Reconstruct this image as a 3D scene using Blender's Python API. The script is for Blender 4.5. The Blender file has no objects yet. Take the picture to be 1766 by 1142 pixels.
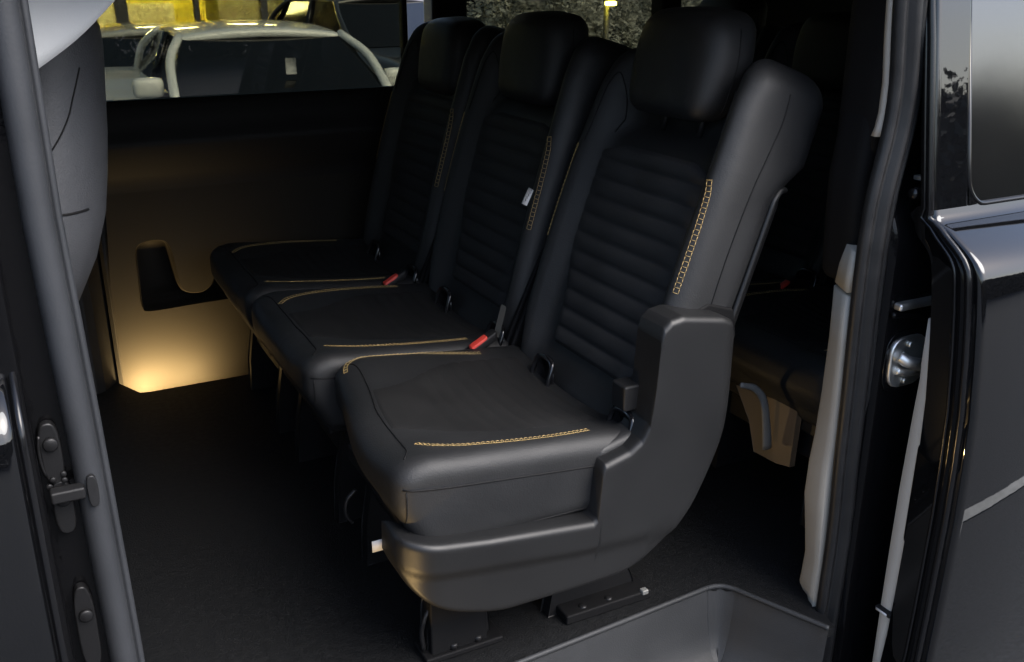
import bpy, bmesh, math, random
from mathutils import Vector, Matrix
from mathutils.bvhtree import BVHTree
from mathutils.geometry import tessellate_polygon
R = math.radians
sc = bpy.context.scene
COL = sc.collection
random.seed(7)

# ------------------------------------------------------------------ camera
# world: X = towards the van's rear, Y = into the van, Z = up, van floor at z = 0
cam = bpy.data.cameras.new('camera')
cam.sensor_width = 36; cam.lens = 1674/1766*36
cam.clip_start = .02; cam.clip_end = 500
camo = bpy.data.objects.new('camera', cam); COL.objects.link(camo)
camo.location = (0, 0, 1.2)
camo.rotation_euler = (R(90-20.2), 0, R(-27.2))
sc.camera = camo

# ------------------------------------------------------------------ world, sun, exposure
SUN_EL, SUN_AZ = 48, 152            # azimuth measured like the sky node, clockwise from +Y
wd = bpy.data.worlds.new('World'); sc.world = wd; wd.use_nodes = True
nt = wd.node_tree
sky = nt.nodes.new('ShaderNodeTexSky'); sky.sky_type = 'NISHITA'; sky.sun_disc = False
sky.sun_elevation = R(SUN_EL); sky.sun_rotation = R(SUN_AZ)
sky.air_density = 1.0; sky.dust_density = 3.2; sky.ozone_density = 1.4
nt.nodes['Background'].inputs['Strength'].default_value = .15
nt.links.new(sky.outputs[0], nt.nodes['Background'].inputs['Color'])
sl = bpy.data.lights.new('sun', 'SUN'); sl.energy = 1.5; sl.angle = R(45); sl.color = (.98, .99, 1)
slo = bpy.data.objects.new('sun', sl); COL.objects.link(slo)
sd = Vector((math.sin(R(SUN_AZ))*math.cos(R(SUN_EL)), math.cos(R(SUN_AZ))*math.cos(R(SUN_EL)), math.sin(R(SUN_EL))))
slo.rotation_euler = sd.to_track_quat('Z', 'Y').to_euler()
vs = sc.view_settings
vs.view_transform = 'Standard'; vs.look = 'None'; vs.gamma = 1; vs.use_curve_mapping = False
vs.exposure = 1.8
sc.cycles.use_denoising = True
sc.cycles.max_bounces = 10; sc.cycles.transparent_max_bounces = 24
sc.cycles.sample_clamp_indirect = 8

# ------------------------------------------------------------------ materials
def mat(name, col, rough=.5, metal=0, coat=0, spec=.5, bump=None, var=None, emit=None, estr=0, bump2=None, sheen=0, coat_r=.03, scratch=0):
    """bump = (scale, strength, distance); var = (scale, amount) mottles the colour"""
    m = bpy.data.materials.new(name); m.use_nodes = True
    t = m.node_tree; b = t.nodes['Principled BSDF']
    b.inputs['Base Color'].default_value = (*col, 1)
    b.inputs['Roughness'].default_value = rough
    b.inputs['Metallic'].default_value = metal
    b.inputs['Specular IOR Level'].default_value = spec
    b.inputs['Coat Weight'].default_value = coat
    b.inputs['Coat Roughness'].default_value = coat_r
    if sheen: b.inputs['Sheen Weight'].default_value = sheen
    tc = t.nodes.new('ShaderNodeTexCoord')
    if bump:
        n = t.nodes.new('ShaderNodeTexNoise'); n.inputs['Scale'].default_value = bump[0]; n.inputs['Detail'].default_value = 4
        t.links.new(tc.outputs['Object'], n.inputs['Vector'])
        bp = t.nodes.new('ShaderNodeBump'); bp.inputs['Strength'].default_value = bump[1]; bp.inputs['Distance'].default_value = bump[2]
        t.links.new(n.outputs['Fac'], bp.inputs['Height']); t.links.new(bp.outputs[0], b.inputs['Normal'])
        if bump2:
            n2 = t.nodes.new('ShaderNodeTexNoise'); n2.inputs['Scale'].default_value = bump2[0]; n2.inputs['Detail'].default_value = 3; n2.inputs['Distortion'].default_value = .6
            t.links.new(tc.outputs['Object'], n2.inputs['Vector'])
            b2 = t.nodes.new('ShaderNodeBump'); b2.inputs['Strength'].default_value = bump2[1]; b2.inputs['Distance'].default_value = bump2[2]
            t.links.new(n2.outputs['Fac'], b2.inputs['Height']); t.links.new(b2.outputs[0], bp.inputs['Normal'])
    if var:
        n = t.nodes.new('ShaderNodeTexNoise'); n.inputs['Scale'].default_value = var[0]; n.inputs['Detail'].default_value = 6
        t.links.new(tc.outputs['Object'], n.inputs['Vector'])
        mr = t.nodes.new('ShaderNodeMapRange'); mr.inputs[1].default_value = .25; mr.inputs[2].default_value = .75
        mr.inputs[3].default_value = 1-var[1]; mr.inputs[4].default_value = 1+var[1]
        t.links.new(n.outputs['Fac'], mr.inputs[0])
        mx = t.nodes.new('ShaderNodeMix'); mx.data_type = 'RGBA'; mx.blend_type = 'MULTIPLY'; mx.inputs[0].default_value = 1
        mx.inputs[6].default_value = (*col, 1)
        t.links.new(mr.outputs[0], mx.inputs[7]); t.links.new(mx.outputs[2], b.inputs['Base Color'])
        rr = t.nodes.new('ShaderNodeMapRange'); rr.inputs[1].default_value = .3; rr.inputs[2].default_value = .7
        rr.inputs[3].default_value = max(0, rough-.06); rr.inputs[4].default_value = min(1, rough+.08)
        t.links.new(n.outputs['Fac'], rr.inputs[0]); t.links.new(rr.outputs[0], b.inputs['Roughness'])
    if emit:
        b.inputs['Emission Color'].default_value = (*emit, 1); b.inputs['Emission Strength'].default_value = estr
    return m
def glass(name, tint, rough=.0):
    m = bpy.data.materials.new(name); m.use_nodes = True
    t = m.node_tree; t.nodes.remove(t.nodes['Principled BSDF'])
    tr = t.nodes.new('ShaderNodeBsdfTransparent'); tr.inputs[0].default_value = (*tint, 1)
    gl = t.nodes.new('ShaderNodeBsdfGlossy'); gl.inputs['Roughness'].default_value = rough
    fr = t.nodes.new('ShaderNodeFresnel'); fr.inputs[0].default_value = 1.5
    mx = t.nodes.new('ShaderNodeMixShader')
    t.links.new(fr.outputs[0], mx.inputs[0]); t.links.new(tr.outputs[0], mx.inputs[1]); t.links.new(gl.outputs[0], mx.inputs[2])
    t.links.new(mx.outputs[0], t.nodes['Material Output'].inputs[0])
    return m
M = dict(
    leather=mat('black_leather', (.0068, .0071, .0078), .58, spec=.42, bump=(380, .32, .0014), bump2=(13, .22, .006), var=(5, .18)),
    leather_f=mat('grey_leather', (.045, .047, .052), .5, spec=.4, bump=(380, .5, .0014), bump2=(14, .4, .006), var=(5, .12)),
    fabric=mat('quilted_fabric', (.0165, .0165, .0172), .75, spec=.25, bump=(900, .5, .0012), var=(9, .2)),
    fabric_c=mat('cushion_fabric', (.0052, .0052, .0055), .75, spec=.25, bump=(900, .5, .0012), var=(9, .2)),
    seam=mat('seam_thread', (.006, .006, .0065), .7, spec=.15),
    thread=mat('gold_thread', (.36, .25, .095), .6, bump=(800, .5, .001)),
    plastic=mat('dark_plastic', (.0065, .0067, .0072), .46, spec=.34, bump=(650, .3, .0008), var=(6, .1)),
    shell=mat('black_plastic', (.006, .006, .0065), .55, spec=.3, bump=(500, .3, .0008)),
    matte=mat('matte_black', (.004, .004, .0044), .7, spec=.12, bump=(500, .3, .0008)),
    edge=mat('light_grey_edge', (.37, .35, .315), .6, bump=(400, .2, .0006)),
    doorglass=mat('door_glass', (.003, .003, .003), .10, spec=1.0, bump=(2.5, .05, .01)),
    hem=mat('hem_thread', (.14, .145, .155), .7),
    gloss=mat('gloss_plastic', (.006, .006, .007), .12),
    trim=mat('grey_trim', (.27, .25, .215), .6, bump=(500, .3, .0006), var=(4, .05)),
    doortrim=mat('door_trim', (.015, .0137, .0115), .65, spec=.12, bump=(520, .3, .0008), var=(5, .06)),
    uptrim=mat('dark_trim', (.0085, .0085, .009), .6, spec=.2, bump=(520, .3, .0008)),
    tan=mat('tan_trim', (.10, .072, .046), .6, bump=(400, .3, .0008), var=(6, .1)),
    mat_=mat('floor_vinyl', (.0042, .0045, .005), .6, spec=.22, bump=(260, .8, .002), var=(70, .2)),
    step=mat('step_plastic', (.018, .019, .0205), .58, spec=.3, bump=(420, .4, .0008), var=(10, .15)),
    paint=mat('black_paint', (.0022, .0023, .0027), .015, spec=.55, bump=(9, .035, .004)),
    inner=mat('body_inner_black', (.0028, .0028, .0032), .10, spec=.14, bump=(22, .35, .004)),
    rubber=mat('rubber_seal', (.0075, .0075, .008), .45, spec=.35, bump=(300, .3, .0008), var=(30, .15)),
    rubber_g=mat('grey_rubber_seal', (.020, .0215, .0245), .6, spec=.35, bump=(300, .3, .0008), var=(14, .12)),
    rubber_b=mat('black_rubber', (.004, .004, .0045), .18, spec=.35),
    metal=mat('zinc_metal', (.66, .65, .62), .42, metal=1, bump=(40, .1, .001), var=(40, .12)),
    dmetal=mat('black_metal', (.006, .006, .0065), .42, spec=.3, bump=(200, .2, .0005)),
    grey=mat('grey_plastic', (.11, .11, .105), .5),
    red=mat('red_button', (.55, .045, .03), .4),
    white=mat('white_cover', (.37, .38, .39), .7, bump=(500, .3, .001)),
    label=mat('white_label', (.45, .45, .45), .6),
    print_=mat('label_print', (.18, .18, .19), .7),
    lining=mat('headliner', (.16, .155, .15), .9, bump=(600, .5, .001)),
    lens=mat('lamp_lens', (.9, .8, .6), .4, emit=(1, .70, .32), estr=6),
    carwhite=mat('white_car_paint', (.85, .86, .83), .3, coat=1),
    carsilver=mat('silver_car_paint', (.42, .42, .38), .3, coat=1),
    carblack=mat('dark_car_paint', (.02, .02, .022), .3, coat=1),
    carglass=mat('car_glass', (.004, .004, .004), .06, spec=.4),
    tyre=mat('tyre_rubber', (.015, .015, .015), .8),
    asphalt=mat('asphalt', (.060, .064, .068), .85, bump=(60, .8, .006), var=(40, .35)),
    line=mat('road_paint', (.62, .62, .58), .7, var=(12, .25)),
    concrete=mat('facade_panel', (.22, .21, .19), .8, var=(3, .2)),
    frame=mat('facade_frame', (.06, .06, .055), .5),
    yellow=mat('yellow_wall', (.75, .60, .06), .7, var=(.6, .25)),
    paleroom=mat('showroom_wall', (.65, .60, .45), .8, var=(1, .2)),
    lampem=mat('ceiling_lamp', (1, 1, 1), .5, emit=(1, .86, .42), estr=62),
    amber=mat('amber_lamp', (1, .9, .3), .4, emit=(1, .85, .12), estr=60),
    leaf=mat('leaf', (.30, .305, .27), .55, var=(2, .5)),
    leafd=mat('dark_leaf', (.030, .036, .024), .6, var=(.6, .4)),
    bark=mat('bark', (.05, .045, .04), .9, bump=(30, 1, .02)),
)
M['tint'] = glass('privacy_glass', (.31, .31, .26))
M['clear'] = glass('clear_glass', (.92, .94, .92))
M['show'] = glass('showroom_glass', (.9, .92, .88))

# ------------------------------------------------------------------ mesh helpers
def obj(name, verts, faces, m, parent=None, smooth=True, bevel=0, segs=3):
    me = bpy.data.meshes.new(name); me.from_pydata([tuple(v) for v in verts], [], faces); me.update()
    if smooth: me.polygons.foreach_set('use_smooth', [True]*len(me.polygons))
    me.materials.append(M[m] if isinstance(m, str) else m)
    o = bpy.data.objects.new(name, me); COL.objects.link(o)
    if parent: o.parent = parent
    if bevel:
        b = o.modifiers.new('bevel', 'BEVEL'); b.width = bevel; b.segments = segs; b.limit_method = 'ANGLE'; b.angle_limit = R(28)
        b.harden_normals = True
    return o
def merge(*parts):
    V, Fc = [], []
    for v, f in parts:
        n = len(V); V += [tuple(x) for x in v]; Fc += [tuple(i+n for i in q) for q in f]
    return V, Fc
def thing(name, label, cat, loc=(0, 0, 0), rz=0, group=None):
    o = bpy.data.objects.new(name, None); COL.objects.link(o); o.empty_display_size = .1
    o.location = loc; o.rotation_euler = (0, 0, rz); o['label'] = label; o['category'] = cat
    if group: o['group'] = group
    return o
def tag(o, label, cat, group=None, kind=None):
    if kind: o['kind'] = kind
    if label: o['label'] = label
    if cat: o['category'] = cat
    if group: o['group'] = group
    return o
def box(x0, x1, y0, y1, z0, z1):
    v = [(x, y, z) for x in (x0, x1) for y in (y0, y1) for z in (z0, z1)]
    return v, [(0, 1, 3, 2), (4, 6, 7, 5), (0, 4, 5, 1), (2, 3, 7, 6), (0, 2, 6, 4), (1, 5, 7, 3)]
def bobj(name, b, m, parent=None, bevel=.004, segs=2):
    v, f = box(*b); return obj(name, v, f, m, parent, bevel=bevel, segs=segs)
def rbox(half, r, n=16, fn=None):
    """rounded box, vertices clustered to the rounded edges; fn deforms each point"""
    ts = [math.sin(math.pi/2*(-1+2*i/n)) for i in range(n+1)]
    ts = [.55*t+.45*math.sin(math.pi/2*t) for t in ts]
    bm = bmesh.new()
    for ax in range(3):
        for s in (-1, 1):
            grid = []
            for a in ts:
                row = []
                for b in ts:
                    p = [0, 0, 0]; p[ax] = s; p[(ax+1) % 3] = a; p[(ax+2) % 3] = b
                    q = Vector([p[i]*half[i] for i in range(3)])
                    inn = Vector([max(-(half[i]-r), min(half[i]-r, q[i])) for i in range(3)])
                    d = q-inn
                    q = inn + (d.normalized()*r if d.length > 1e-9 else d)
                    row.append(bm.verts.new(q))
                grid.append(row)
            for i in range(n):
                for j in range(n):
                    f = (grid[i][j], grid[i+1][j], grid[i+1][j+1], grid[i][j+1])
                    bm.faces.new(f if s > 0 else f[::-1])
    bmesh.ops.remove_doubles(bm, verts=bm.verts, dist=1e-5)
    bm.verts.index_update()
    V = [Vector(v.co) for v in bm.verts]; Fc = [tuple(v.index for v in f.verts) for f in bm.faces]
    bm.free()
    if fn: V = [Vector(fn(*v)) for v in V]
    return V, Fc
def tube(pts, r, k=6, closed=False, flat=1.0):
    pts = [Vector(p) for p in pts]; n = len(pts); V, Fc = [], []
    up = None
    for i, p in enumerate(pts):
        a = pts[(i-1) % n] if (closed or i > 0) else p; b = pts[(i+1) % n] if (closed or i < n-1) else p
        t = (b-a).normalized()
        if up is None:
            up = Vector((0, 0, 1)) if abs(t.z) < .9 else Vector((0, 1, 0))
        s = t.cross(up).normalized(); up = s.cross(t).normalized()
        rr = r[i] if isinstance(r, (list, tuple)) else r
        for j in range(k):
            c = 2*math.pi*j/k
            V.append(p+s*math.cos(c)*rr+up*math.sin(c)*rr*flat)
    for i in range(n if closed else n-1):
        for j in range(k):
            q = ((i+1) % n)
            Fc.append((i*k+j, i*k+(j+1) % k, q*k+(j+1) % k, q*k+j))
    if not closed:
        Fc += [tuple(range(k))[::-1], tuple((n-1)*k+j for j in range(k))]
    return V, Fc
def smooth_path(pts, n=40):
    """Catmull-Rom through the points"""
    P = [Vector(p) for p in pts]; P = [2*P[0]-P[1]]+P+[2*P[-1]-P[-2]]
    out = []; m = len(P)-3
    for k in range(n+1):
        u = k/n*m; i = min(int(u), m-1); t = u-i
        a, b, c, d = P[i:i+4]
        out.append(.5*((2*b)+(c-a)*t+(2*a-5*b+4*c-d)*t*t+(-a+3*b-3*c+d)*t**3))
    return out
def prism(poly, axis, a, b):
    """extrude a polygon (two coordinates) along axis 0/1/2 from a to b"""
    def pt(u, v, w): return {0: (w, u, v), 1: (u, w, v), 2: (u, v, w)}[axis]
    n = len(poly); V = [pt(*p, a) for p in poly]+[pt(*p, b) for p in poly]
    Fc = [(i, (i+1) % n, n+(i+1) % n, n+i) for i in range(n)]
    tri = tessellate_polygon([[Vector((*p, 0)) for p in poly]])
    Fc += [tuple(t) for t in tri]+[tuple(n+i for i in t[::-1]) for t in tri]
    return V, Fc
def pobj(name, poly, axis, a, b, m, parent=None, bevel=.004, segs=3):
    V, Fc = prism(poly, axis, a, b)
    n = len(poly)
    Fc = Fc[:n]+[tuple(range(n))[::-1], tuple(range(n, 2*n))]
    me_o = obj(name, V, Fc, m, parent, bevel=bevel, segs=segs)
    bm = bmesh.new(); bm.from_mesh(me_o.data); bmesh.ops.recalc_face_normals(bm, faces=bm.faces); bm.to_mesh(me_o.data); bm.free()
    return me_o
def loft(rings, closed=False, cap=False):
    n = len(rings[0]); V = [p for r in rings for p in r]; Fc = []
    for i in range(len(rings)-1):
        for j in range(n if closed else n-1):
            q = (j+1) % n
            Fc.append((i*n+j, i*n+q, (i+1)*n+q, (i+1)*n+j))
    if cap: Fc += [tuple(range(n))[::-1], tuple((len(rings)-1)*n+j for j in range(n))]
    return V, Fc
def cyl(c, axis, r, h, k=20):
    a = Vector(axis).normalized(); c = Vector(c); s = a.orthogonal().normalized(); t = a.cross(s)
    rings = [[c+a*w+(s*math.cos(2*math.pi*j/k)+t*math.sin(2*math.pi*j/k))*rr for j in range(k)] for w, rr in ((0, r), (h*.8, r), (h, r*.82))]
    return loft(rings, True, True)
def lerp(tab, z):
    if z <= tab[0][0]: return tab[0][1]
    for (a, u), (b, v) in zip(tab, tab[1:]):
        if z <= b: return u+(v-u)*(z-a)/(b-a)
    return tab[-1][1]
def copy_tree(o, parent=None):
    c = o.copy(); COL.objects.link(c); c.parent = parent
    for ch in list(o.children): copy_tree(ch, c)
    return c

# ================================================================== ground
GZ = -.55
g = obj('asphalt_ground', [(-120, -120, GZ), (120, -120, GZ), (120, 160, GZ), (-120, 160, GZ)], [(0, 1, 2, 3)], 'asphalt', smooth=False); g['kind'] = 'structure'
# white bay line beside the van; the door skin mirrors it
l0, l1 = Vector((2.2, -.285, 0)), Vector((6.5, .13, 0)); w = Vector((-.03, .045, 0))
V, Fc = prism([(p.x, p.y) for p in (l0-w, l1-w, l1+w, l0+w)], 2, GZ+.004, GZ+.006)
ln = obj('parking_line', V, Fc, 'line', smooth=False); ln['kind'] = 'structure'

# ================================================================== van
van = thing('van', 'black van with its side door slid open', 'van', (0, 0, GZ))
VAN = van
def vobj(o):                       # parts are modelled in world coordinates
    o.parent = van; o.matrix_parent_inverse = Matrix.Translation((0, 0, -GZ)); return o
PROF = [(-.38, 1.0), (-.1, .962), (.013, .953), (.131, .95), (.309, .947), (.477, .95), (.608, .963), (.676, .972), (.73, .981), (.748, .987), (.762, .998), (.776, 1.016), (.800, 1.056), (.813, 1.086), (.83, 1.092), (.982, 1.118), (1.161, 1.147), (1.3, 1.18), (1.36, 1.22)]
ZS = [-.38, -.3, -.2, -.1, 0, .1, .2, .3, .4, .5, .55, .6, .64, .676, .70, .72, .735, .745, .753, .76, .768, .776, .785, .79, .80, .807, .813, .822, .83, .86, .92, 1.0, 1.1, 1.2, 1.3, 1.36]

# ---- floor and steps
near_edge = [(-.6, 1.27), (.2, 1.285), (.693, 1.308), (1.10, 1.333), (1.145, 1.335), (1.172, 1.328), (1.190, 1.308), (1.202, 1.28), (1.255, 1.158), (1.271, 1.12)]
far_edge = [(3.5, 2.93), (1.15, 2.93), (1.10, 3.10), (1.05, 2.93), (.26, 2.929), (.232, 2.935), (.165, 3.08), (.12, 3.14), (-.6, 3.14)]
fpoly = near_edge+[(1.285, 1.12), (1.30, 1.165), (3.5, 1.165)]+[(3.5, 2.93), (1.15, 2.93), (1.12, 3.14), (1.0, 3.14), (.97, 2.93)]+far_edge[4:]
V, Fc = prism(fpoly, 2, -.02, 0)
fl = obj('floor_mat', V, Fc, 'mat_', smooth=False); vobj(fl)
lip = tube(smooth_path([(x, y, .0015) for x, y in near_edge], 60), .0055, 8)
vobj(obj('step_edge', *lip, 'step'))
# stepped well: rings falling from the floor edge with a rounded foot
path = smooth_path([(x, y, 0) for x, y in near_edge], 60)
rings = []
cx = Vector((.6, .75, 0))
for dz, off in [(-.002, 0), (-.02, .004), (-.06, .010), (-.10, .017), (-.13, .027), (-.150, .042), (-.162, .063), (-.167, .09)]:
    ring = []
    for i, p in enumerate(path):
        a = path[max(0, i-1)]; b = path[min(len(path)-1, i+1)]
        t = (b-a).normalized(); nrm = Vector((t.y, -t.x, 0))
        ring.append((p.x+nrm.x*off, p.y+nrm.y*off, dz))
    rings.append(ring)
rings.append([(max(-.6, min(1.22, x)), .98, -.168) for x, y, z in rings[-1]])
sw = obj('step_well', *loft(rings), 'step'); vobj(sw)
vobj(obj('sill', *merge(box(-.6, 1.34, .93, .99, -.33, -.15)), 'paint', bevel=.01))
vobj(obj('far_step_well', *merge(box(.1, 1.1, 2.9, 3.2, -.20, -.18), box(.1, 1.0, 2.905, 2.928, -.2, -.022)), 'step', bevel=.003))
vobj(obj('underbody', *box(-.9, 3.5, 1.06, 3.15, -.36, -.21), 'shell'))

# ---- far side: door trim panel with a pocket, window, pillars
FY = 3.10
pocket = smooth_path([(.284, .245, 0), (.286, .33, 0), (.290, .402, 0), (.318, .425, 0), (.372, .424, 0), (.394, .395, 0), (.403, .33, 0), (.412, .268, 0), (.432, .247, 0), (.474, .242, 0), (.504, .262, 0), (.522, .292, 0), (.56, .300, 0), (.66, .302, 0), (.70, .285, 0), (.70, .225, 0), (.64, .208, 0), (.45, .203, 0), (.31, .2, 0), (.288, .215, 0), (.284, .245, 0)], 80)[:-1]
pk = [(p.x, p.y) for p in pocket]
outer = [(.185, -.17), (1.22, -.17), (1.22, .60), (.20, .60)]
tri = tessellate_polygon([[Vector((*p, 0)) for p in outer], [Vector((*p, 0)) for p in pk]])
allp = outer+pk
V = [(x, FY, z) for x, z in allp]; Fc = [tuple(t) for t in tri]
n0 = len(outer); n = len(pk)
def pnorm(i, lst):
    a = Vector(lst[i-1]); b = Vector(lst[(i+1) % len(lst)]); t = (b-a).normalized(); return Vector((-t.y, t.x))
prev = list(range(n0, n0+n))
for dy, off in [(.004, .002), (.010, .005), (.02, .007), (.09, .008)]:
    base = len(V)
    for i in range(n):
        nn = pnorm(i, pk); V.append((pk[i][0]-nn.x*off, FY+dy, pk[i][1]-nn.y*off))
    cur = list(range(base, base+n))
    Fc += [(prev[i], prev[(i+1) % n], cur[(i+1) % n], cur[i]) for i in range(n)]
    prev = cur
tri2 = tessellate_polygon([[Vector((V[i][0], V[i][2], 0)) for i in prev]])
Fc += [tuple(prev[i] for i in t) for t in tri2]
dp = obj('door_panel', V, Fc, 'doortrim', smooth=False); vobj(dp)
for f in dp.data.polygons: f.use_smooth = f.index >= len(tri)
vobj(obj('door_pocket_lining', *box(.26, .72, FY+.096, FY+.11, .17, .45), 'shell'))
vobj(obj('panel_edge', *tube([(.186, 3.102, -.17), (.192, 3.102, .3), (.215, 3.102, .6)], .013, 10), 'uptrim'))
# armrest moulding and upper trim
def yz_strip(name, prof, x0, x1, m, xs=2):
    rings = [[(x0+(x1-x0)*i/xs, y, z) for y, z in prof] for i in range(xs+1)]
    o = obj(name, *loft(rings), m, bevel=0); return vobj(o)
yz_strip('upper_trim', [(3.1004, .575), (3.0985, .60), (3.091, .63), (3.068, .68), (3.060, .715), (3.058, .725), (3.062, .737), (3.076, .755), (3.09, .79), (3.10, .83), (3.112, .845), (3.15, .848)], .19, 3.5, 'uptrim')
vobj(obj('far_lower_wall', *box(1.22, 3.5, 3.10, 3.14, -.2, .60), 'uptrim'))
# window openings: glass panes between pillars
def pane(name, x0, x1, z0, z1, y=3.135, m='tint', parent=None):
    return vobj(obj(name, *box(x0, x1, y, y+.005, z0, z1), m, smooth=False))
pane('side_window', -.6, 1.215, .835, 1.34); pane('side_window', 1.40, 2.215, .835, 1.34); pane('side_window', 2.27, 3.15, .835, 1.34); pane('side_window', 3.17, 3.42, .835, 1.34)
for x0, x1, nm in ((1.285, 1.41, 'pillar_trim'), (2.195, 2.28, 'pillar_trim'), (2.60, 3.18, 'pillar_trim'), (3.40, 3.52, 'pillar_trim')):
    vobj(obj(nm, *box(x0, x1, 3.06, 3.15, .80, 1.36), 'uptrim', bevel=.015))
vobj(obj('window_frame', *box(1.20, 1.22, 3.12, 3.15, .83, 1.36), 'rubber_b', bevel=.004))
vobj(obj('far_front_pillar', *prism([(-.1, 2.98), (.13, 2.98), (.185, 3.06), (.19, 3.16), (-.1, 3.16)], 2, -.2, .80), 'uptrim', bevel=.02))
vobj(obj('window_seal', *tube([(.19, 3.125, .84), (3.4, 3.125, .84)], .010, 8), 'rubber_b'))
# far outer skin below the windows, roof, tail and front
vobj(obj('far_outer_side', *box(-.9, 3.55, 3.205, 3.225, -.36, .82), 'paint'))
vobj(obj('roof', *box(-.75, 3.6, 1.16, 3.15, 1.36, 1.42), 'paint', bevel=.02))
vobj(obj('roof_lining', *box(-.6, 3.5, 1.22, 3.10, 1.33, 1.357), 'lining'))
vobj(obj('shade_header', *box(-.1, 1.45, 1.165, 1.25, 1.25, 1.37), 'uptrim', bevel=.02))  # unseen header over the opening, added to shade the inner seats
vobj(obj('tailgate', *merge(box(3.5, 3.56, 1.06, 3.2, -.3, .86), box(3.5, 3.56, 1.14, 1.36, .86, 1.38), box(3.5, 3.56, 2.96, 3.16, .86, 1.38)), 'uptrim'))
vobj(obj('rear_window', *box(3.53, 3.535, 1.36, 2.96, .86, 1.36), 'tint', smooth=False))
vobj(obj('dashboard', *merge(box(-1.0, -.8, 1.1, 3.15, -.35, .72)), 'uptrim', bevel=.05))  # unseen, built tall to close off light from the front
vobj(obj('windscreen', *box(-.9, -.894, 1.15, 3.12, .72, 1.40), 'tint', smooth=False))  # unseen, given privacy tint to keep front light out of the cabin
vobj(obj('wheel', *cyl((2.75, 1.04, -.22), (0, 1, 0), .33, .2, 32), 'tyre'))
vobj(obj('wheel', *cyl((-1.2, 1.04, -.22), (0, 1, 0), .33, .2, 32), 'tyre'))
vobj(obj('wheel', *cyl((2.75, 2.98, -.22), (0, 1, 0), .33, .2, 32), 'tyre'))
vobj(obj('wheel', *cyl((-1.2, 2.98, -.22), (0, 1, 0), .33, .2, 32), 'tyre'))
vobj(obj('bonnet', *box(-1.85, -.9, 1.15, 3.1, -.3, .55), 'paint', bevel=.12, segs=5))

# ---- near front: front door, B pillar, seal, catch plates
def prof_skin(name, x0, x1, dy, m, edge_in=.012, zs=ZS, ylim=99):
    """body skin following the side profile; both vertical edges are turned inwards"""
    rings = []
    for z in zs:
        y = lerp(PROF, z)+dy
        eb = .10*lerp([(.78, 1), (.83, .35)], z)
        r = [(x1-.001, y+eb, z), (x1, y+.012, z), (x1-.0015, y+.005, z), (x1-.005, y+.0015, z), (x1-.012, y, z)]
        k = 6
        r += [(x1-.012+(x0-x1+.024)*i/k, y, z) for i in range(1, k)]
        r += [(x0+.012, y, z), (x0+.005, y+.0015, z), (x0+.0015, y+.005, z), (x0, y+.012, z), (x0+.001, y+eb, z)]
        rings.append(r)
    return vobj(obj(name, *loft(rings), m))
zf = [z for z in ZS if z < .816]
fd = prof_skin('front_door', -1.1, -.044, .075, 'paint', zs=[z for z in ZS if z < .90])
prof_skin('front_door_frame', -.16, -.044, .075, 'paint', zs=[z for z in ZS if z > .88])
vobj(obj('front_door_window', *[(lambda V, Fc: (V, Fc))(*loft([[(-1.05, lerp(PROF, z)+.09, z), (-.15, lerp(PROF, z)+.09, z)] for z in (.88, 1.1, 1.33)]))][0], 'tint'))  # tinted as well, to hold light off the seat fronts
# edge strip of the front door, catches a dull line of light
vobj(obj('front_door_seal', *tube([(-.038, lerp(PROF, z)+.085, z) for z in ZS], .0045, 8), 'rubber_b'))
vobj(obj('front_pillar', *merge(box(-.10, .028, 1.165, 1.26, -.33, 1.36), box(-.09, -.03, 1.12, 1.17, -.33, 1.36)), 'inner', bevel=.008))
vobj(obj('front_pillar_trim', *merge(prism([(.0, 1.20), (.034, 1.195), (.038, 1.23), (.03, 1.36), (-.05, 1.40), (-.10, 1.30)], 2, -.02, 1.34)), 'uptrim', bevel=.008))
def sweep(prof, xf, yf, zs):
    return loft([[(xf(z)+a, yf(z)+b, z) for a, b in prof] for z in zs])
zz = [-.3+i*.05 for i in range(34)]
sp = [(-.016, .05), (-.017, .01), (-.014, -.004), (-.008, -.010), (0, -.013), (.009, -.012), (.016, -.007), (.019, .001), (.0195, .007), (.0215, .0035), (.0255, .002), (.029, .006), (.030, .014), (.028, .05)]
vobj(obj('door_seal', *sweep([(a*.88, b) for a, b in sp], lambda z: lerp([(.36, .024), (.7, .018), (.95, .012), (1.2, .013)], z), lambda z: 1.150, zz), 'rubber_g'))
# catch plates with bolts, and the dark stop arm with its rubber pad
pl = [(.5*math.copysign(abs(math.cos(2*math.pi*i/28))**.7, math.cos(2*math.pi*i/28)), math.copysign(abs(math.sin(2*math.pi*i/28))**.7, math.sin(2*math.pi*i/28))) for i in range(28)]
for zc, hh, xx in ((.672, .040, -.015), (.600, .036, -.012), (.425, .062, -.010)):
    P = [(xx+.030*a*1.0*.8, zc+b*hh) for a, b in pl]
    cp = pobj('catch_plate', P, 1, 1.150, 1.164, 'dmetal', bevel=.003); vobj(cp)
    bo = obj('bolt', *cyl((xx+.001, 1.1499, zc+hh*.35), (0, -1, 0), .0085, .006, 14), 'dmetal'); vobj(bo)
vobj(obj('catch_rim', *tube([(-.0275+.004*((z-.672)/.03)**2, 1.152, z) for z in [.645+i*.004 for i in range(14)]], .0020, 6), 'dmetal'))
for q in ((-.018, .640), (-.023, .632), (-.006, .645), (-.006, .637)):
    vobj(obj('rivet', *cyl((q[0], 1.150, q[1]), (0, -1, 0), .0036, .003, 10), 'dmetal'))
vobj(obj('stop_arm', *box(-.024, .014, 1.128, 1.146, .617, .632), 'shell', bevel=.003))
P = [(.022+.0125*a*2*.5+.0, .623+b*.021) for a, b in pl]
vobj(pobj('stop_pad', P, 1, 1.1305, 1.139, 'rubber', bevel=.002))

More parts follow.
